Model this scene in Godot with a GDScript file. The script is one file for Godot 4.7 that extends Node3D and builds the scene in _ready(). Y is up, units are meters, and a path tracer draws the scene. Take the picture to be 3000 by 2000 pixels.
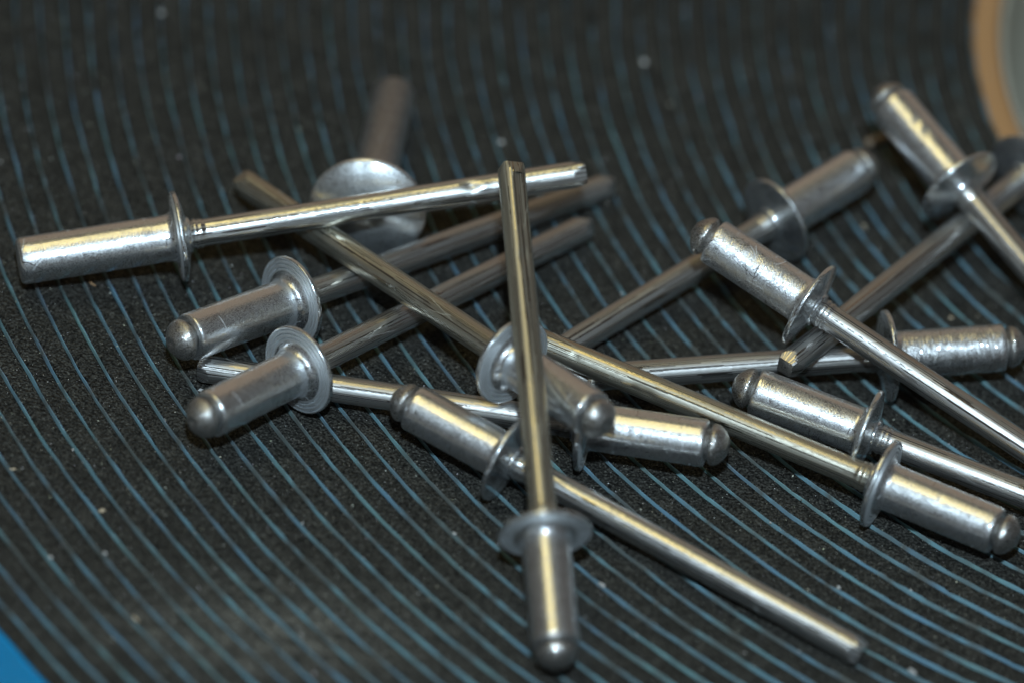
extends Node3D
# A heap of blind rivets on the side of a big roll of black foam tape. All lengths in the tables are millimetres; MM turns them into metres.

const MM := 0.001
const RING_CENTRE := Vector2(64.466, -49.941)   # middle of the tape roll
const RING_ZERO := 104.353                      # radius of the winding numbered 0
const RING_STEP := 1.6597
const RING_FIRST := -11
const RING_LAST := 41
const ROLL_HEIGHT := 25.0
const RB := 1.58                                # rivet body, stem and flange radii
const RM := 0.915
const RF := 3.05

var taken := {}
var rng := RandomNumberGenerator.new()
var waver := FastNoiseLite.new()
var mottle := FastNoiseLite.new()
var M := {}


func _ready() -> void:
	rng.seed = 20
	# ---- camera
	var cam := Camera3D.new()
	cam.name = "camera"
	add_child(cam)
	var right := Vector3(0.98880279, 0.11285453, -0.09763654)
	var up := Vector3(-0.14922814, 0.74778707, -0.64695089)
	cam.transform = Transform3D(Basis(right, up, right.cross(up)), Vector3(0, 0.505578, 0.577))
	cam.fov = 3.3693
	var lens := CameraAttributesPhysical.new()
	lens.frustum_focal_length = 408.0
	lens.exposure_aperture = 17.5
	lens.frustum_focus_distance = 0.7655
	lens.frustum_near = 0.05
	lens.frustum_far = 20.0
	cam.attributes = lens
	cam.near = 0.05
	cam.far = 20.0
	cam.current = true
	# ---- the dim room around
	var env := Environment.new()
	env.background_mode = Environment.BG_COLOR
	env.background_color = Color(0.265, 0.255, 0.245)
	env.tonemap_mode = Environment.TONE_MAPPER_LINEAR
	env.tonemap_exposure = 1.0
	env.sdfgi_enabled = true
	env.ssao_enabled = true
	env.ssil_enabled = true
	var we := WorldEnvironment.new()
	we.name = "room_light"
	we.environment = env
	add_child(we)
	make_materials()
	camera_flash(cam.position + up * 0.145 + right * 0.012, 0.56)
	ceiling_lamp(Vector3(-0.40, 1.30, -0.10), 1.7)
	added_warm_panel(Vector3(0.1, 1.05, -1.9), Vector2(3.4, 2.0), 0.165)

	# ---- what they lie on
	table()
	tape_roll()
	# ---- the rivets
	rivets()
	# ---- small things
	flecks()
	dust()


# ------------------------------------------------------------------ naming
func numbered(called: String) -> String:
	var n: int = taken.get(called, 0)
	taken[called] = n + 1
	return called if n == 0 else "%s_%03d" % [called, n]


func tag(o: Node3D, label: String, category: String, group := "") -> Node3D:
	o.set_meta("label", label)
	o.set_meta("category", category)
	if group:
		o.set_meta("group", group)
	return o


func thing(called: String, label: String, category: String, group := "") -> Node3D:
	var o := Node3D.new()
	o.name = numbered(called)
	add_child(o)
	tag(o, label, category, group)
	return o


func obj(called: String, mesh: Mesh, material: Material, parent: Node3D = self) -> MeshInstance3D:
	var o := MeshInstance3D.new()
	o.name = numbered(called) if parent == self else called
	o.mesh = mesh
	o.material_override = material
	o.cast_shadow = GeometryInstance3D.SHADOW_CASTING_SETTING_ON
	parent.add_child(o, true)
	return o


# ------------------------------------------------------------------ materials
func grain(size_x: int, size_y: int, frequency: float, strength: float, with_seed: int, octaves := 3) -> NoiseTexture2D:
	var n := FastNoiseLite.new()
	n.seed = with_seed
	n.noise_type = FastNoiseLite.TYPE_SIMPLEX_SMOOTH
	n.frequency = frequency
	n.fractal_octaves = octaves
	var t := NoiseTexture2D.new()
	t.width = size_x
	t.height = size_y
	t.seamless = true
	t.noise = n
	t.as_normal_map = true
	t.bump_strength = strength
	return t


# A worn metal surface as two textures: how rough each spot is, and how tarnished. Spots are wide texels across and run texels along.
func blotchy(share: float, low: float, high: float, wide: int, run: int, dark: float, scratches: int, with_seed: int) -> Array:
	var side := 512
	var rough := Image.create(side, side, false, Image.FORMAT_L8)
	var tone := Image.create(side, side, false, Image.FORMAT_RGB8)
	var r := RandomNumberGenerator.new()
	r.seed = with_seed
	var drift := FastNoiseLite.new()
	drift.seed = with_seed
	drift.frequency = 0.015
	for x in range(0, side, wide):
		var y := 0
		while y < side:
			var long := wide if run <= wide else r.randi_range(run / 3, run * 2)
			var d := drift.get_noise_2d(absf(x - 256.0), absf(y - 256.0))
			var scuff := r.randf() < share + 0.25 * d
			var v := high + 0.15 * r.randf() if scuff else low + 0.06 * r.randf()
			var c := 1.0 - dark * (r.randf() * 0.7 + (0.3 if scuff else 0.0)) - 0.10 * maxf(d, 0.0)
			var spot := Rect2i(x, y, wide, long)
			rough.fill_rect(spot, Color(v, v, v))
			var g := Color(c, c * 0.995, c * 0.985).linear_to_srgb()
			tone.fill_rect(spot, g)
			y += long
	for k in scratches:
		var p := Vector2(r.randf_range(0, side), r.randf_range(0, side))
		var d := Vector2.from_angle(r.randf() * TAU)
		var v := 0.75 if r.randf() < 0.5 else 0.05
		for q in r.randi_range(8, 50):
			p += d * 1.5
			d = d.rotated(r.randf_range(-0.08, 0.08))
			var spot := Rect2i(posmod(int(p.x), side), posmod(int(p.y), side), 2, 2)
			rough.fill_rect(spot, Color(v, v, v))
			tone.fill_rect(spot, Color(0.98, 0.98, 0.98) if v > 0.5 else Color(0.84, 0.83, 0.82))
	return [ImageTexture.create_from_image(rough), ImageTexture.create_from_image(tone)]


func metal(called: String, tone: Color, skin: Array, bumps: Texture2D, strength: float, uv := Vector3(1, 1, 1)) -> StandardMaterial3D:
	var m := StandardMaterial3D.new()
	m.resource_name = called
	m.albedo_color = tone.linear_to_srgb()
	m.metallic = 1.0
	m.roughness = 1.0
	m.roughness_texture = skin[0]
	m.albedo_texture = skin[1]
	m.normal_enabled = true
	m.normal_texture = bumps
	m.normal_scale = strength
	m.uv1_scale = uv
	m.texture_filter = BaseMaterial3D.TEXTURE_FILTER_NEAREST_WITH_MIPMAPS
	M[called] = m
	return m


func plain(called: String, tone: Color, rough: float) -> StandardMaterial3D:
	var m := StandardMaterial3D.new()
	m.resource_name = called
	m.albedo_color = tone.linear_to_srgb()
	m.roughness = rough
	M[called] = m
	return m


func make_materials() -> void:
	waver.seed = 5
	waver.frequency = 1.0
	waver.fractal_octaves = 3
	mottle.seed = 9
	mottle.frequency = 1.0
	mottle.fractal_octaves = 4
	var fine := grain(512, 512, 0.13, 4.0, 1)
	var drawn := grain(512, 512, 0.14, 4.0, 2)
	var turned := grain(16, 512, 0.32, 4.0, 3)
	# cut metal is a patchwork of polished and scuffed spots
	var patchy := blotchy(0.52, 0.05, 0.37, 1, 1, 0.22, 30, 11)
	var scratched := blotchy(0.58, 0.06, 0.42, 1, 1, 0.22, 90, 17)
	var patchy_long := blotchy(0.55, 0.10, 0.36, 4, 60, 0.12, 12, 12)
	var dull := blotchy(0.60, 0.10, 0.42, 2, 2, 0.25, 40, 13)
	var dull_long := blotchy(0.72, 0.13, 0.40, 4, 70, 0.18, 20, 14)
	metal("aluminium", Color(0.90, 0.92, 0.95), patchy, fine, 0.08)
	metal("aluminium_scratched", Color(0.90, 0.92, 0.95), scratched, fine, 0.20)
	metal("aluminium_turned", Color(0.90, 0.92, 0.95), patchy, turned, 0.11)
	metal("flange_aluminium", Color(0.74, 0.77, 0.80), blotchy(0.38, 0.07, 0.42, 1, 1, 0.10, 8, 15), fine, 0.05)
	metal("turned_aluminium", Color(0.90, 0.93, 0.96), blotchy(0.85, 0.36, 0.50, 1, 1, 0.12, 6, 16), fine, 0.08)
	metal("pressed_head", Color(0.84, 0.87, 0.90), blotchy(0.68, 0.14, 0.42, 1, 1, 0.12, 5, 18), fine, 0.05)
	metal("steel_bright", Color(0.70, 0.71, 0.71), patchy_long, drawn, 0.05, Vector3(1, 0.25, 1))
	metal("steel_grey", Color(0.56, 0.55, 0.54), dull_long, drawn, 0.06, Vector3(1, 0.25, 1))
	metal("steel_olive", Color(0.56, 0.535, 0.46), dull_long, drawn, 0.06, Vector3(1, 0.25, 1))
	metal("steel_head", Color(0.56, 0.55, 0.54), dull, fine, 0.30)
	metal("steel_dull", Color(0.58, 0.60, 0.62), dull, fine, 0.4)

	# foam: dark, with pale grains in its cut cells
	var side := 1024
	var bytes := PackedByteArray()
	bytes.resize(side * side * 3)
	var r := RandomNumberGenerator.new()
	r.seed = 77
	for i in side * side:
		var v := 0.130 + 0.085 * r.randfn()
		var p := r.randf()
		if p < 0.06:
			v += 0.22 * r.randf()
		if p < 0.012:
			v += 0.5 * r.randf()
		v = clampf(v, 0.01, 0.95)
		var c := Color(v * 1.05, v, v * 0.91).linear_to_srgb()
		bytes[i * 3] = int(c.r * 255.0)
		bytes[i * 3 + 1] = int(c.g * 255.0)
		bytes[i * 3 + 2] = int(c.b * 255.0)
	var foam := StandardMaterial3D.new()
	foam.resource_name = "foam"
	foam.albedo_texture = ImageTexture.create_from_image(Image.create_from_data(side, side, false, Image.FORMAT_RGB8, bytes))
	foam.vertex_color_use_as_albedo = true
	foam.roughness = 0.85
	foam.metallic_specular = 0.3
	foam.uv1_scale = Vector3(1.0 / 0.086, 1.0 / 0.086, 1)
	foam.normal_enabled = true
	foam.normal_texture = grain(1024, 1024, 0.30, 8.0, 8)
	foam.normal_scale = 0.8
	M["foam"] = foam
	var liner := StandardMaterial3D.new()
	liner.resource_name = "liner"
	liner.vertex_color_use_as_albedo = true
	liner.roughness = 0.6
	liner.metallic_specular = 0.2
	M["liner"] = liner
	plain("cardboard", Color(0.37, 0.20, 0.085), 0.9)
	plain("table", Color(0.62, 0.61, 0.55), 0.7)
	plain("housing", Color(0.6, 0.6, 0.6), 0.6)
	plain("dark_plastic", Color(0.02, 0.02, 0.02), 0.5)
	plain("tan_chip", Color(0.46, 0.37, 0.26), 0.9)
	plain("pale_chip", Color(0.46, 0.45, 0.44), 0.8)
	plain("rust_chip", Color(0.36, 0.21, 0.11), 0.9)
	plain("rusty_steel", Color(0.20, 0.145, 0.10), 0.6)
	plain("grey_lining", Color(0.36, 0.35, 0.30), 0.8)
	var grit := StandardMaterial3D.new()
	grit.resource_name = "grit"
	grit.vertex_color_use_as_albedo = true
	grit.roughness = 0.4
	M["grit"] = grit


func glow(tone: Color, energy: float) -> StandardMaterial3D:
	var m := StandardMaterial3D.new()
	m.albedo_color = Color(0.8, 0.8, 0.8)
	m.emission_enabled = true
	m.emission = tone
	m.emission_energy_multiplier = energy
	return m


# ------------------------------------------------------------------ the two lamps of the place, and an added warm panel
func box(size: Vector3) -> BoxMesh:
	var b := BoxMesh.new()
	b.size = size
	return b


func camera_flash(at: Vector3, energy: float) -> void:
	var t := thing("camera_flash", "small flash head on top of the camera, out of view", "flash")
	var aim := Vector3(0.0, 0.0, -0.006)
	t.transform = Transform3D(Basis.looking_at(aim - at), at)
	var tone := Color(0.84, 0.94, 1.0)
	var h := obj("housing", box(Vector3(0.07, 0.045, 0.03)), M["dark_plastic"], t)
	h.position = Vector3(0, 0, 0.022)
	var w := obj("flash_window", box(Vector3(0.055, 0.03, 0.004)), glow(tone, 1.0), t)
	w.position = Vector3(0, 0, 0.003)
	var l := SpotLight3D.new()
	l.name = "flash_light"
	l.light_color = tone
	l.light_energy = energy
	l.light_size = 0.015
	l.spot_range = 4.0
	l.spot_attenuation = 2.0
	l.spot_angle = 30.0
	l.shadow_enabled = true
	l.position = Vector3(0, 0, -0.004)
	t.add_child(l)


func ceiling_lamp(at: Vector3, strength: float) -> void:
	var t := thing("ceiling_lamp", "fluorescent ceiling lamp with three tube panels above the roll, out of view", "lamp")
	t.position = at
	var tone := Color(1.0, 0.92, 0.63)
	var h := obj("housing", box(Vector3(0.66, 0.05, 1.0)), M["housing"], t)
	h.position = Vector3(0, 0.045, 0)
	for k in 3:
		var z := (k - 1) * 0.31
		var p := obj("tube_panel", box(Vector3(0.6, 0.012, 0.27)), glow(tone, 0.15), t)
		p.position = Vector3(0, 0.012, z)
		var l := AreaLight3D.new()
		l.name = "tube_light"
		l.area_size = Vector2(0.6, 0.27)
		l.light_color = tone
		l.light_energy = 0.055 * strength
		l.area_range = 6.0
		l.area_attenuation = 2.0
		l.shadow_enabled = true
		l.rotation = Vector3(-PI / 2, 0, 0)
		l.position = Vector3(0, 0.002, z)
		t.add_child(l, true)


func added_warm_panel(at: Vector3, size: Vector2, radiance: float) -> void:  # added unseen glowing panel that gives the metal its warm brown reflections
	var t := thing("added_warm_panel", "added warm glowing panel for brown reflections, far behind the roll and out of view", "light_panel")
	t.position = at
	var tone := Color(1.0, 0.86, 0.73)
	var f := obj("frame", box(Vector3(size.x + 0.1, size.y + 0.1, 0.05)), M["housing"], t)
	f.position = Vector3(0, 0, -0.04)
	var c := obj("glow_sheet", box(Vector3(size.x, size.y, 0.01)), glow(tone, 0.03), t)
	c.position = Vector3(0, 0, -0.006)
	var l := AreaLight3D.new()
	l.name = "panel_light"
	l.area_size = size
	l.light_color = tone
	l.light_energy = radiance * size.x * size.y / PI
	l.area_range = 8.0
	l.area_attenuation = 2.0
	l.shadow_enabled = true
	l.rotation = Vector3(0, PI, 0)
	l.position = Vector3(0, 0, 0.004)
	t.add_child(l)


# ------------------------------------------------------------------ what lies beneath
func table() -> void:
	var o := obj("table_top", box(Vector3(1.2, 0.03, 1.2)), M["table"])
	o.position = Vector3(0, -ROLL_HEIGHT * MM - 0.0152, 0)
	o.set_meta("kind", "structure")
	o.set_meta("label", "pale grey table top under the tape roll")


const SEG := 720

func ring_radius(k: int, i: int) -> float:
	var t := TAU * (i % SEG) / SEG
	var big := Vector2(cos(t), sin(t)) * 9.0
	return RING_ZERO - k * RING_STEP + 0.12 * waver.get_noise_3d(big.x, big.y, k * 0.33)


func on_roll(radius: float, i: int, y: float) -> Vector3:
	var t := TAU * (i % SEG) / SEG
	return Vector3(RING_CENTRE.x + radius * cos(t), y, RING_CENTRE.y + radius * sin(t)) * MM


func ring_mesh(rows: Array, colors: Array) -> ArrayMesh:
	# rows: one PackedVector3Array of SEG points per line of the profile, from the outer foot over the top to the inner foot
	var v := PackedVector3Array()
	var n := PackedVector3Array()
	var uv := PackedVector2Array()
	var col := PackedColorArray()
	var idx := PackedInt32Array()
	var count := rows.size()
	for j in count:
		for i in SEG:
			var p: Vector3 = rows[j][i]
			v.append(p)
			uv.append(Vector2(p.x, p.z))
			col.append(colors[j][i])
			var along: Vector3 = rows[j][(i + 1) % SEG] - rows[j][(i + SEG - 1) % SEG]
			var across: Vector3 = rows[mini(j + 1, count - 1)][i] - rows[maxi(j - 1, 0)][i]
			n.append(across.cross(along).normalized() * -1.0)
	for j in count - 1:
		for i in SEG:
			var i2 := (i + 1) % SEG
			var a := j * SEG + i
			var b := j * SEG + i2
			var c := (j + 1) * SEG + i
			var d := (j + 1) * SEG + i2
			idx.append_array([a, b, c, b, d, c])
	# make sure that normals on the top point up
	var mid := (count / 2) * SEG
	if n[mid].y < 0.0:
		for i in n.size():
			n[i] = -n[i]
	var arrays := []
	arrays.resize(Mesh.ARRAY_MAX)
	arrays[Mesh.ARRAY_VERTEX] = v
	arrays[Mesh.ARRAY_NORMAL] = n
	arrays[Mesh.ARRAY_TEX_UV] = uv
	arrays[Mesh.ARRAY_COLOR] = col
	arrays[Mesh.ARRAY_INDEX] = idx
	var m := ArrayMesh.new()
	m.add_surface_from_arrays(Mesh.PRIMITIVE_TRIANGLES, arrays)
	return m


func tape_roll() -> void:
	var roll := thing("tape_roll", "big roll of black foam tape lying flat, thin blue liner between its windings", "tape roll")
	var share := [0.0, 0.0, 0.05, 0.16, 0.5, 0.84, 0.95, 1.0, 1.0]
	var fall := [-ROLL_HEIGHT, -0.30, -0.13, -0.03, 0.0, -0.03, -0.13, -0.30, -ROLL_HEIGHT]
	var blotchy := Vector2(-12.6, 24.4)  # middle of a paler patch in the foam
	for k in range(RING_FIRST, RING_LAST):
		var rows := []
		var colors := []
		for j in share.size():
			var line := PackedVector3Array()
			var tints := PackedColorArray()
			for i in SEG:
				var ro := ring_radius(k, i) - 0.08
				var ri := ring_radius(k + 1, i) + 0.03
				var r: float = lerp(ro, ri, share[j])
				var p := on_roll(r, i, 0.0) / MM
				var lift := 0.16 * mottle.get_noise_3d(p.x * 0.12, p.z * 0.12, k * 7.3) if fall[j] > -1.0 else 0.0
				line.append(on_roll(r, i, fall[j] - 0.06 + lift))
				var shade := 0.25 * (1.0 + 0.35 * mottle.get_noise_2d(p.x * 0.35, p.z * 0.35))
				var far := Vector2((p.x - blotchy.x) * 0.5 + (p.z - blotchy.y) * 0.3, (p.z - blotchy.y)).length() / 4.5
				shade += 0.75 * exp(-far * far) * clampf(0.6 + mottle.get_noise_2d(p.x * 0.9 + 40, p.z * 0.9), 0.0, 1.0)
				tints.append(Color(shade, shade, shade * (1.0 - 0.04)))
			rows.append(line)
			colors.append(tints)
		obj("foam_winding", ring_mesh(rows, colors), M["foam"], roll)
	# the liner: a thin bright cut edge on the outside, then a dim blue band painting the lens colour fringe
	for k in range(RING_FIRST, RING_LAST + 1):
		var rows := []
		var colors := []
		var outermost := k == RING_FIRST
		var edge := PackedColorArray()
		var fringe := PackedColorArray()
		var lifts := PackedFloat32Array()
		var widths := PackedFloat32Array()
		for i in SEG:
			var p := on_roll(ring_radius(k, i), i, 0.0) / MM
			var dirt := clampf(0.42 + 1.2 * mottle.get_noise_3d(p.x * 0.18, p.z * 0.18, k * 3.1) + 0.9 * mottle.get_noise_3d(p.x * 0.9, p.z * 0.9, k * 1.7), 0.0, 1.0)
			var blue := Color(0.20, 0.36, 0.49).lerp(Color(0.25, 0.45, 0.46), clampf(0.5 + mottle.get_noise_3d(p.x * 0.1, p.z * 0.1, k * 5.0 + 90), 0.0, 1.0))
			var deep := Color(0.11, 0.17, 0.34)  # blue of the painted colour fringe beside each liner edge
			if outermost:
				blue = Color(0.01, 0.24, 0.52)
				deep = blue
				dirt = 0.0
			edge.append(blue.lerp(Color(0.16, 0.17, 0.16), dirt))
			fringe.append(deep.lerp(Color(0.10, 0.09, 0.10), dirt * 0.9))
			lifts.append(0.02 + 0.10 * waver.get_noise_2d(p.x * 0.5, p.z * 0.5 + k))
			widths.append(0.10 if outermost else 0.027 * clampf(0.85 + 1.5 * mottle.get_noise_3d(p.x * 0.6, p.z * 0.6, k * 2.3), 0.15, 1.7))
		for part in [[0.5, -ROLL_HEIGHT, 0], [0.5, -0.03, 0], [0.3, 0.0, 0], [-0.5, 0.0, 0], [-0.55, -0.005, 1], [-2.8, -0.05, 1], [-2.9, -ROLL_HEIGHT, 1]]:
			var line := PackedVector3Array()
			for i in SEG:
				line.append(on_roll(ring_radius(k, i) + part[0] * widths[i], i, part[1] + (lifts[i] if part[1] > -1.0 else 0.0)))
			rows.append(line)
			colors.append(fringe if part[2] else edge)
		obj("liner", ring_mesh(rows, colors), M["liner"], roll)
	var core := []
	var brown := []
	var outer := RING_ZERO - RING_LAST * RING_STEP - 0.06
	for part in [[outer, -ROLL_HEIGHT], [outer, -0.5], [outer - 0.3, -0.25], [outer - 1.0, -0.2], [outer - 1.7, -0.3], [outer - 2.0, -0.6], [outer - 2.0, -ROLL_HEIGHT]]:
		var line := PackedVector3Array()
		var tints := PackedColorArray()
		for i in SEG:
			line.append(on_roll(part[0], i, part[1]))
			tints.append(Color.WHITE)
		core.append(line)
		brown.append(tints)
	obj("cardboard_core", ring_mesh(core, brown), M["cardboard"], roll)
	var lining := []
	for part in [[outer - 2.02, -ROLL_HEIGHT], [outer - 2.02, -0.75], [outer - 2.2, -0.65], [outer - 2.5, -0.75], [outer - 2.6, -ROLL_HEIGHT]]:
		var line := PackedVector3Array()
		for i in SEG:
			line.append(on_roll(part[0], i, part[1]))
		lining.append(line)
	obj("core_lining", ring_mesh(lining, brown), M["grey_lining"], roll)


# ------------------------------------------------------------------ turned shapes
# Rings of points round the Y axis. line: Array of Vector2(s, r) in mm; dents: Array of [s, angle, length, width, depth].
func turn(st: SurfaceTool, line: Array, n: int, group: int, dents := [], square := -1.0, spin := 0.0) -> void:
	var rows := []
	for j in line.size():
		var row := PackedVector3Array()
		for i in n:
			var t := TAU * i / n
			var r: float = line[j].y
			var s: float = line[j].x
			for d in dents:
				var da: float = absf(angle_difference(t, d[1])) * r / d[3]
				var ds: float = absf(s - d[0]) / d[2]
				if da < 3.0 and ds < 3.0:
					r -= d[4] * exp(-da * da - ds * ds)
			if square >= 0.0 and j > 0:
				var cut := lerpf(1.0, square, float(j) / (line.size() - 1)) * RM
				r = minf(r, cut / maxf(absf(cos(t + spin)), absf(sin(t + spin))))
			row.append(Vector3(r * cos(t), s, r * sin(t)) * MM)
		rows.append(row)
	st.set_smooth_group(group)
	for j in line.size() - 1:
		for i in n:
			var i2 := (i + 1) % n
			var u1 := float(i) / n
			var u2 := float(i + 1) / n
			var v1: float = line[j].x * 0.1
			var v2: float = line[j + 1].x * 0.1
			if absf(line[j].x - line[j + 1].x) < absf(line[j].y - line[j + 1].y):
				v1 = line[j].y * 0.1
				v2 = line[j + 1].y * 0.1
			tri(st, rows[j][i], rows[j][i2], rows[j + 1][i], Vector2(u1, v1), Vector2(u2, v1), Vector2(u1, v2))
			tri(st, rows[j][i2], rows[j + 1][i2], rows[j + 1][i], Vector2(u2, v1), Vector2(u2, v2), Vector2(u1, v2))


func tri(st: SurfaceTool, a: Vector3, b: Vector3, c: Vector3, ua: Vector2, ub: Vector2, uc: Vector2) -> void:
	if a.is_equal_approx(b) and a.distance_to(b) < 1e-9 or b.distance_to(c) < 1e-9 or a.distance_to(c) < 1e-9:
		return
	st.set_uv(ua); st.add_vertex(a)
	st.set_uv(ub); st.add_vertex(b)
	st.set_uv(uc); st.add_vertex(c)


func begin() -> SurfaceTool:
	var st := SurfaceTool.new()
	st.begin(Mesh.PRIMITIVE_TRIANGLES)
	return st


func finish(st: SurfaceTool) -> ArrayMesh:
	st.generate_normals()
	st.generate_tangents()
	return st.commit()


func arc(s0: float, r0: float, s1: float, r1: float, bulge: float, n: int) -> Array:
	# points from (s0, r0) to (s1, r1) along a curve that swells to its left by bulge
	var out := []
	var a := Vector2(s0, r0)
	var b := Vector2(s1, r1)
	var side := Vector2(-(b - a).y, (b - a).x).normalized()
	for k in n + 1:
		var t := float(k) / n
		out.append(a.lerp(b, t) + side * bulge * 4.0 * t * (1.0 - t))
	return out


# s runs along the rivet from the flange towards the tip of the stem: the body is at s < 0
func rivet(called: String, label: String, flange_at: Vector3, tip_at: Vector3, body: float, o := {}) -> Node3D:
	var t := thing(called, label, "rivet", o.get("group", "blind rivets scattered on the tape roll"))
	var axis := (tip_at - flange_at).normalized()
	var long := (tip_at - flange_at).length()
	var eye := Vector3(0, 505.578, 577.0) - flange_at
	var z := (eye - axis * eye.dot(axis)).normalized()
	t.transform = Transform3D(Basis(axis.cross(z), axis, z), flange_at * MM)
	var domed: bool = o.get("domed", true)
	var dents: Array = o.get("dents", [])
	var head := 1.55 if domed else 0.0
	# body tube with the fillet that runs into the flange
	var st := begin()
	var line := []
	var foot := -body + head
	if domed:
		line = [Vector2(foot + 0.05, 1.0), Vector2(foot, 1.3), Vector2(foot - 0.02, 1.44), Vector2(foot + 0.03, 1.53), Vector2(foot + 0.14, RB - 0.01)]
	else:
		turn(st, [Vector2(foot, 0.0), Vector2(foot, 0.5), Vector2(foot, 1.2)], 64, 3)
		line = [Vector2(foot, 1.2), Vector2(foot + 0.03, 1.36), Vector2(foot + 0.12, 1.5), Vector2(foot + 0.3, RB)]
	var steps := 46 if dents.size() else 14
	for k in steps + 1:
		line.append(Vector2(lerpf(foot + 0.3, -0.95, float(k) / steps), RB))
	if not domed:
		for k in line.size():
			if absf(line[k].x + 1.75) < 0.22:
				line[k].y -= 0.05
	line.append_array(arc(-0.9, RB, -0.36, RB + 0.52, -0.13, 6))
	turn(st, line, 64, 1, dents)
	obj("body", finish(st), M[o.get("body_metal", "aluminium")], t)
	# flange: turned grooves on the side of the body, thin rim, faintly domed front
	st = begin()
	var back := [Vector2(-0.36, RB + 0.48)]
	for g in 3:
		var r := RB + 0.66 + g * 0.28
		var s := -0.35 + g * 0.02
		back.append_array([Vector2(s, r), Vector2(s + 0.26, r + 0.02), Vector2(s + 0.26, r + 0.1), Vector2(s + 0.005, r + 0.12)])
	back.append(Vector2(-0.27, RF - 0.06))
	turn(st, back, 72, -1)
	obj("grooved_face", finish(st), M["turned_aluminium"], t)
	st = begin()
	turn(st, [Vector2(-0.27, RF - 0.06), Vector2(-0.24, RF - 0.015), Vector2(-0.18, RF), Vector2(-0.04, RF), Vector2(0.03, RF - 0.03), Vector2(0.06, RF - 0.09)], 64, 2)
	turn(st, [Vector2(0.06, RF - 0.09), Vector2(0.17, RF - 0.5), Vector2(0.30, 2.0), Vector2(0.42, 1.45), Vector2(0.47, 1.2)], 64, 3)
	turn(st, [Vector2(0.47, 1.2), Vector2(0.62, 1.19), Vector2(0.68, 1.1), Vector2(0.66, RM - 0.05)], 64, 4)
	obj("flange", finish(st), M["flange_aluminium"], t)
	# stem, with the crimped collar near the flange and a cut tip
	var steel: String = o.get("steel", "steel_grey")
	var nicks: Array = o.get("nicks", [])
	if long > 3.0:
		st = begin()
		line = [Vector2(0.55, RM), Vector2(0.78, RM), Vector2(0.84, RM + 0.07), Vector2(1.0, RM + 0.11), Vector2(1.12, RM + 0.06), Vector2(1.18, RM + 0.01), Vector2(1.26, RM + 0.07), Vector2(1.42, RM + 0.06), Vector2(1.5, RM)]
		var n := 90 if nicks.size() else 20
		for k in n:
			line.append(Vector2(lerpf(1.7, long - 0.85, float(k) / (n - 1)), RM))
		turn(st, line, 36, 1, nicks)
		var cut := []
		for k in 6:
			cut.append(Vector2(long - 0.85 + 0.85 * k / 5.0, RM))
		turn(st, cut, 36, -1, [], o.get("square", 0.62), o.get("spin", 0.4))
		var cap := []
		var q: float = o.get("square", 0.62)
		for i in 36:
			var a := TAU * i / 36
			var r := minf(RM, q * RM / maxf(absf(cos(a + o.get("spin", 0.4))), absf(sin(a + o.get("spin", 0.4)))))
			cap.append(Vector3(r * cos(a), long, r * sin(a)) * MM)
		for i in 36:
			tri(st, cap[i], cap[(i + 1) % 36], Vector3(0, long, 0) * MM, Vector2(0, 0), Vector2(0.1, 0), Vector2(0, 0.1))
		obj("stem", finish(st), M[steel], t)
	# the stem's head closes the far end of the body
	if domed:
		st = begin()
		var e := -body
		var profile := [Vector2(e + 0.14, 0.0), Vector2(e + 0.08, 0.25), Vector2(e, 0.45), Vector2(e + 0.1, 0.66), Vector2(e + 0.3, 0.95), Vector2(e + 0.55, 1.2), Vector2(e + 0.78, 1.34), Vector2(e + 0.98, 1.385), Vector2(e + 1.12, 1.37), Vector2(e + 1.24, 1.26), Vector2(e + 1.3, 1.05), Vector2(e + 1.56, 0.98)]
		var knocks := [[e + 0.25, 0.9, 0.3, 0.5, 0.09], [e + 0.55, 2.3, 0.3, 0.5, 0.08], [e + 0.35, 4.2, 0.3, 0.6, 0.1]]
		for k in 5:
			knocks.append([e + rng.randf_range(0.1, 1.1), rng.randf() * TAU, rng.randf_range(0.15, 0.3), rng.randf_range(0.2, 0.5), rng.randf_range(-0.03, 0.07)])
		turn(st, profile, 48, 1, knocks)
		obj("stem_head", finish(st), M["steel_head"], t)
	return t


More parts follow.
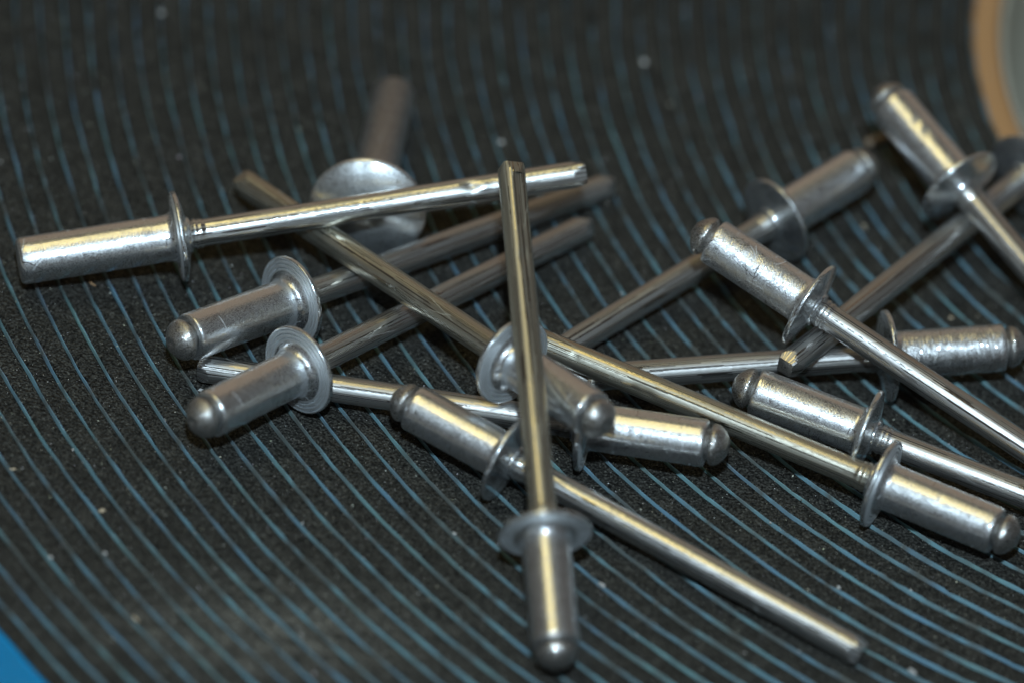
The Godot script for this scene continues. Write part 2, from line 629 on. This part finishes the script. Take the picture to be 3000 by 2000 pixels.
func rivets() -> void:
	var front := PI / 2   # the angle on a rivet that faces the camera
	rivet("flat_ended_rivet", "long bright flat ended rivet at far left, its stem crossing the wide round head", Vector3(-22.802, 4.291, -7.951), Vector3(3.153, 8.648, -15.448), 10.95,
		{"domed": false, "steel": "steel_bright", "nicks": [[19.6, front + 0.35, 0.4, 0.35, 0.16], [20.4, front + 0.2, 0.3, 0.3, -0.05]], "spin": 0.15, "square": 0.72})
	rivet("blind_rivet", "rivet with its dome resting on another body, grooved flange half hidden by upright stem", Vector3(0.092, 6.802, 2.330), Vector3(-19.559, 2.762, -16.297), 9.6,
		{"steel": "steel_olive", "nicks": [[10.6, front + 0.5, 0.8, 0.5, 0.14], [8.2, front + 0.3, 0.5, 0.4, 0.1], [14.5, front - 0.4, 2.2, 0.35, 0.12], [6.0, front, 3.0, 0.25, 0.06]]})
	rivet("blind_rivet", "upper of the two rivets at left whose domes point lower left", Vector3(-14.752, 3.056, -4.705), Vector3(5.005, 0.994, -23.681), 10.35,
		{"dents": [[-3.6, front - 0.1, 0.25, 0.3, 0.05], [-4.3, front, 0.2, 0.4, 0.04]]})
	rivet("blind_rivet", "lower of the two rivets at left whose domes point lower left, body ribbed", Vector3(-13.501, 3.450, 2.525), Vector3(3.843, 1.500, -18.472), 10.0,
		{"dents": [[-2.4, front, 0.13, 0.5, 0.05], [-2.85, front, 0.13, 0.5, 0.05], [-3.3, front, 0.13, 0.5, 0.05], [-3.75, front, 0.13, 0.5, 0.05]]})
	rivet("blind_rivet", "steepest rivet, stem upright over the others, dome at bottom centre", Vector3(3.936, 5.652, 17.242), Vector3(-1.778, 14.595, -7.812), 9.9,
		{"steel": "steel_olive", "nicks": [[24.0, front - 0.55, 5.0, 0.3, 0.16], [20.0, front - 0.3, 0.5, 0.3, 0.08], [16.0, front - 0.5, 3.0, 0.22, 0.06]], "square": 0.8})
	rivet("blind_rivet", "rivet lying level in the centre, its body under the raised dome of another", Vector3(5.406, 3.225, 3.572), Vector3(-20.196, 0.938, 1.049), 9.8,
		{"dents": [[-3.3, front + 0.1, 0.12, 0.4, 0.025], [-4.0, front + 0.1, 0.12, 0.45, 0.030], [-4.6, front + 0.2, 0.1, 0.5, 0.025], [-2.2, front, 0.15, 0.3, 0.020]], "spin": 0.9})
	rivet("blind_rivet", "rivet left of the upright stem, its own stem pointing to the lower right corner", Vector3(0.931, 3.058, 7.851), Vector3(25.492, 1.030, 19.234), 8.95,
		{"steel": "steel_bright"})
	rivet("blind_rivet", "rivet at lower right whose dome points right, long stem running up to the centre", Vector3(25.245, 3.234, 4.837), Vector3(0.964, 4.034, -3.433), 10.0,
		{"steel": "steel_olive", "nicks": [[16.5, front + 0.5, 0.4, 0.3, 0.1], [17.4, front + 0.6, 0.4, 0.4, 0.12], [22.0, front, 0.2, 0.3, 0.06]], "dents": [[-4.5, front - 0.3, 0.15, 0.2, 0.04], [-8.0, front - 0.1, 0.15, 0.2, -0.04]]})
	rivet("blind_rivet", "satin rivet at right, body just above the long stem, dome pointing left", Vector3(24.1, 3.456, 0.475), Vector3(50.155, 1.293, 6.763), 9.5)
	rivet("blind_rivet", "scratched dented rivet at right with dome at upper left, stem leaving the right edge", Vector3(19.218, 6.933, -7.466), Vector3(43.093, 1.394, 3.213), 9.4,
		{"body_metal": "aluminium_scratched", "dents": [[-4.6, front + 0.35, 0.35, 0.4, 0.041], [-5.2, front + 0.3, 0.2, 0.3, 0.027], [-3.6, front + 0.2, 0.25, 0.2, 0.023], [-4.2, front - 0.2, 0.1, 0.4, 0.023], [-3.0, front + 0.1, 0.12, 0.3, 0.023], [-7.6, front + 0.3, 0.15, 0.6, 0.023], [-2.3, front + 0.3, 0.12, 0.4, 0.023], [-5.9, front - 0.1, 0.5, 0.1, 0.018]]})
	rivet("blind_rivet", "rivet at right edge with finely ribbed body and head cut by the frame", Vector3(24.748, 3.052, -8.078), Vector3(-0.262, 1.543, -1.219), 9.5,
		{"body_metal": "aluminium_turned"})
	rivet("blind_rivet", "rivet in the back right, body pointing up right, stem passing under the scratched rivet", Vector3(16.242, 3.106, -20.057), Vector3(0.994, 0.938, -3.154), 9.1)
	rivet("blind_rivet", "rivet at top right, body nearest the brown core, stem running down off the frame", Vector3(28.254, 6.465, -22.486), Vector3(46.275, 0.879, -3.985), 9.3,
		{"dents": [[-4.0, front + 0.4, 0.3, 0.3, 0.06], [-5.0, front + 0.35, 0.3, 0.3, 0.06]]})
	rivet("blind_rivet", "rivet cut by right edge whose stem ends in a square cut tip, flange behind another", Vector3(32.789, 4.186, -27.319), Vector3(18.089, 4.684, -3.517), 9.9,
		{"spin": 0.5, "square": 0.62})
	wide_rivet()
	# a thin rusty pin pokes out from behind
	var pin := begin()
	turn(pin, [Vector2(0, 0), Vector2(0, 0.2), Vector2(0.1, 0.3), Vector2(3.4, 0.3), Vector2(3.5, 0.2), Vector2(3.5, 0)], 16, 1)
	var o := obj("broken_pin", finish(pin), M["rusty_steel"])
	tag(o, "short rusty pin lying between two rivets at top right", "pin")
	var a := Vector3(21.9, 0.3, -32.9)
	var d := Vector3(2.2, 0.0, -1.9).normalized()
	var zz := d.cross(Vector3.UP).normalized()
	o.transform = Transform3D(Basis(d.cross(zz), d, zz), a * MM)


func wide_rivet() -> void:
	var t := thing("wide_headed_rivet", "rivet with wide smooth round head facing the camera, body blurred behind it", "rivet")
	var at := Vector3(-10.86, 3.9, -13.862)
	var tail := Vector3(-10.45, 1.5, -29.4)
	var axis := (at - tail).normalized()
	var z := (Vector3.UP - axis * axis.y).normalized()
	t.transform = Transform3D(Basis(axis.cross(z), axis, z), at * MM)
	var long := (at - tail).length()
	var st := begin()
	turn(st, [Vector2(-0.55, 1.3), Vector2(-0.5, 3.4), Vector2(-0.4, 3.86)], 64, 1)
	turn(st, [Vector2(-0.4, 3.86), Vector2(-0.25, 3.93), Vector2(-0.1, 3.9), Vector2(0.0, 3.8)], 64, 2)
	turn(st, [Vector2(0.0, 3.8), Vector2(0.30, 3.4), Vector2(0.54, 2.8), Vector2(0.72, 2.1), Vector2(0.82, 1.4), Vector2(0.86, 0.8), Vector2(0.75, 0.55), Vector2(0.65, 0.0)], 64, 3, [[0.5, 1.35, 0.8, 0.4, 0.10]])
	obj("head", finish(st), M["pressed_head"], t)
	st = begin()
	turn(st, [Vector2(-long, 0.0), Vector2(-long, 0.9), Vector2(-long + 0.15, 1.3), Vector2(-long + 0.5, 1.48), Vector2(-1.0, 1.52), Vector2(-0.55, 1.6)], 40, 1)
	obj("body", finish(st), M["steel_dull"], t)


# ------------------------------------------------------------------ flecks and dust
func chip(called: String, label: String, at: Vector2, size: Vector3, material: String, turned: float, category := "fleck") -> void:
	var st := begin()
	var pts := []
	var n := 7
	for i in n:
		var a := TAU * i / n
		var k := rng.randf_range(0.5, 1.2)
		pts.append(Vector3(cos(a) * size.x * 0.44 * k, 0, sin(a) * size.z * 0.44 * k) * MM)
	var top := Vector3(rng.randf_range(-0.1, 0.1) * size.x, size.y * 0.6, rng.randf_range(-0.1, 0.1) * size.z) * MM
	var low := Vector3(0, -size.y * 0.4, 0) * MM
	st.set_smooth_group(-1)
	for i in n:
		tri(st, pts[i], pts[(i + 1) % n], top, Vector2.ZERO, Vector2.RIGHT, Vector2.DOWN)
		tri(st, pts[(i + 1) % n], pts[i], low, Vector2.ZERO, Vector2.RIGHT, Vector2.DOWN)
	var o := obj(called, finish(st), M[material])
	o.position = Vector3(at.x, size.y * 0.3, at.y) * MM
	o.rotation = Vector3(0, turned, 0)
	tag(o, label, category, "flecks lying on the tape roll")


func flecks() -> void:
	chip("fleck", "tan flake on a blue liner line at lower left, largest of the flecks there", Vector2(-24.74, 15.37), Vector3(0.75, 0.25, 0.5), "tan_chip", 1.0)
	chip("fleck", "small pale crumb below the tan flake at lower left", Vector2(-24.08, 19.42), Vector3(0.4, 0.2, 0.36), "pale_chip", 0.3)
	chip("fleck", "small pale crumb nearest the lower left corner", Vector2(-27.49, 20.59), Vector3(0.34, 0.2, 0.45), "pale_chip", 0.7)
	chip("fleck", "thin tan sliver at the left edge above the tan flake", Vector2(-31.01, 12.66), Vector3(0.6, 0.15, 0.25), "tan_chip", 0.4)
	chip("fleck", "long tan sliver along a line near the bottom left", Vector2(-21.33, 25.19), Vector3(0.9, 0.15, 0.25), "tan_chip", -0.9)
	chip("fleck", "tiny bright crumb below the lower left dome", Vector2(-11.74, 13.70), Vector3(0.25, 0.2, 0.25), "pale_chip", 0.0)
	chip("fleck", "tiny pale crumb in the paler patch at the bottom", Vector2(-10.64, 24.28), Vector3(0.25, 0.2, 0.4), "pale_chip", 0.2)
	chip("fleck", "big blurred white crumb at top left", Vector2(-27.10, -35.71), Vector3(0.62, 0.4, 0.7), "pale_chip", 0.5)
	chip("fleck", "blurred white crumb at the top right of centre", Vector2(6.13, -38.36), Vector3(0.55, 0.35, 0.8), "pale_chip", 0.2)
	chip("fleck", "blurred pale crumb just above the long bright stem", Vector2(-2.72, -27.53), Vector3(0.5, 0.3, 0.6), "pale_chip", -0.4)
	chip("fleck", "rust brown fibre below the flat ended rivet", Vector2(-28.23, -6.73), Vector3(0.95, 0.12, 0.2), "rust_chip", -0.7)
	chip("fleck", "white crumb right of the dome at bottom centre", Vector2(8.15, 15.30), Vector3(0.6, 0.3, 0.45), "pale_chip", -0.6)
	chip("fleck", "pale smear like crumb left of the steep rivet's flange", Vector2(-1.87, 12.45), Vector3(0.5, 0.15, 0.3), "pale_chip", -0.6)
	chip("fleck", "pale crumb between the lower right stem and body", Vector2(23.50, 12.08), Vector3(0.34, 0.25, 0.4), "pale_chip", 0.5)
	chip("fleck", "white crumb beside the blurred stem tip at the bottom right", Vector2(28.90, 19.15), Vector3(0.8, 0.4, 0.55), "pale_chip", -0.5)
	chip("fleck", "tiny sparkling crumb under the long stem at right", Vector2(18.56, 6.77), Vector3(0.22, 0.2, 0.22), "pale_chip", 0.0)
	chip("fleck", "thin pale sliver below the lower right dome", Vector2(28.24, 11.25), Vector3(0.5, 0.1, 0.18), "pale_chip", -1.0)
	chip("fleck", "bright crumb in the shadow of the ribbed rivet at right", Vector2(30.08, -10.76), Vector3(0.35, 0.3, 0.3), "pale_chip", 0.4)
	chip("fleck", "tan crumb above the ribbed rivet at right", Vector2(28.97, -16.44), Vector3(0.35, 0.25, 0.35), "tan_chip", 0.4)
	chip("fleck", "tan blurred crumb between the stems at upper right", Vector2(22.40, -24.51), Vector3(0.4, 0.3, 0.6), "tan_chip", 0.5)
	chip("fleck", "pale lint beside the body of the lower left rivet", Vector2(-19.89, 2.19), Vector3(0.7, 0.25, 0.3), "pale_chip", 0.9)


func dust() -> void:
	var st := begin()
	st.set_smooth_group(-1)
	var p := [Vector3(1, 0, 0), Vector3(0, 0, 1), Vector3(-1, 0, 0), Vector3(0, 0, -1)]
	for i in 4:
		tri(st, p[i], p[(i + 1) % 4], Vector3(0, 0.8, 0), Vector2.ZERO, Vector2.RIGHT, Vector2.DOWN)
		tri(st, p[(i + 1) % 4], p[i], Vector3(0, -0.8, 0), Vector2.ZERO, Vector2.RIGHT, Vector2.DOWN)
	var mm := MultiMesh.new()
	mm.transform_format = MultiMesh.TRANSFORM_3D
	mm.use_colors = true
	mm.mesh = finish(st)
	var count := 12000
	mm.instance_count = count
	for i in count:
		var x := rng.randf_range(-42.0, 42.0)
		var z := rng.randf_range(-52.0, 36.0)
		var size := rng.randf_range(0.014, 0.04) if rng.randf() < 0.96 else rng.randf_range(0.045, 0.085)
		var b := Basis.from_euler(Vector3(rng.randf() * TAU, rng.randf() * TAU, 0)).scaled(Vector3(size, size * 0.8, size * rng.randf_range(0.6, 1.6)) * MM)
		mm.set_instance_transform(i, Transform3D(b, Vector3(x, -0.02, z) * MM))
		var v := rng.randf_range(0.15, 0.75)
		mm.set_instance_color(i, Color(v, v * rng.randf_range(0.88, 1.04), v * rng.randf_range(0.7, 1.05)))
	var o := MultiMeshInstance3D.new()
	o.name = "dust"
	o.multimesh = mm
	o.material_override = M["grit"]
	o.set_meta("kind", "stuff")
	o.set_meta("label", "fine pale dust sprinkled over the black foam")
	add_child(o)
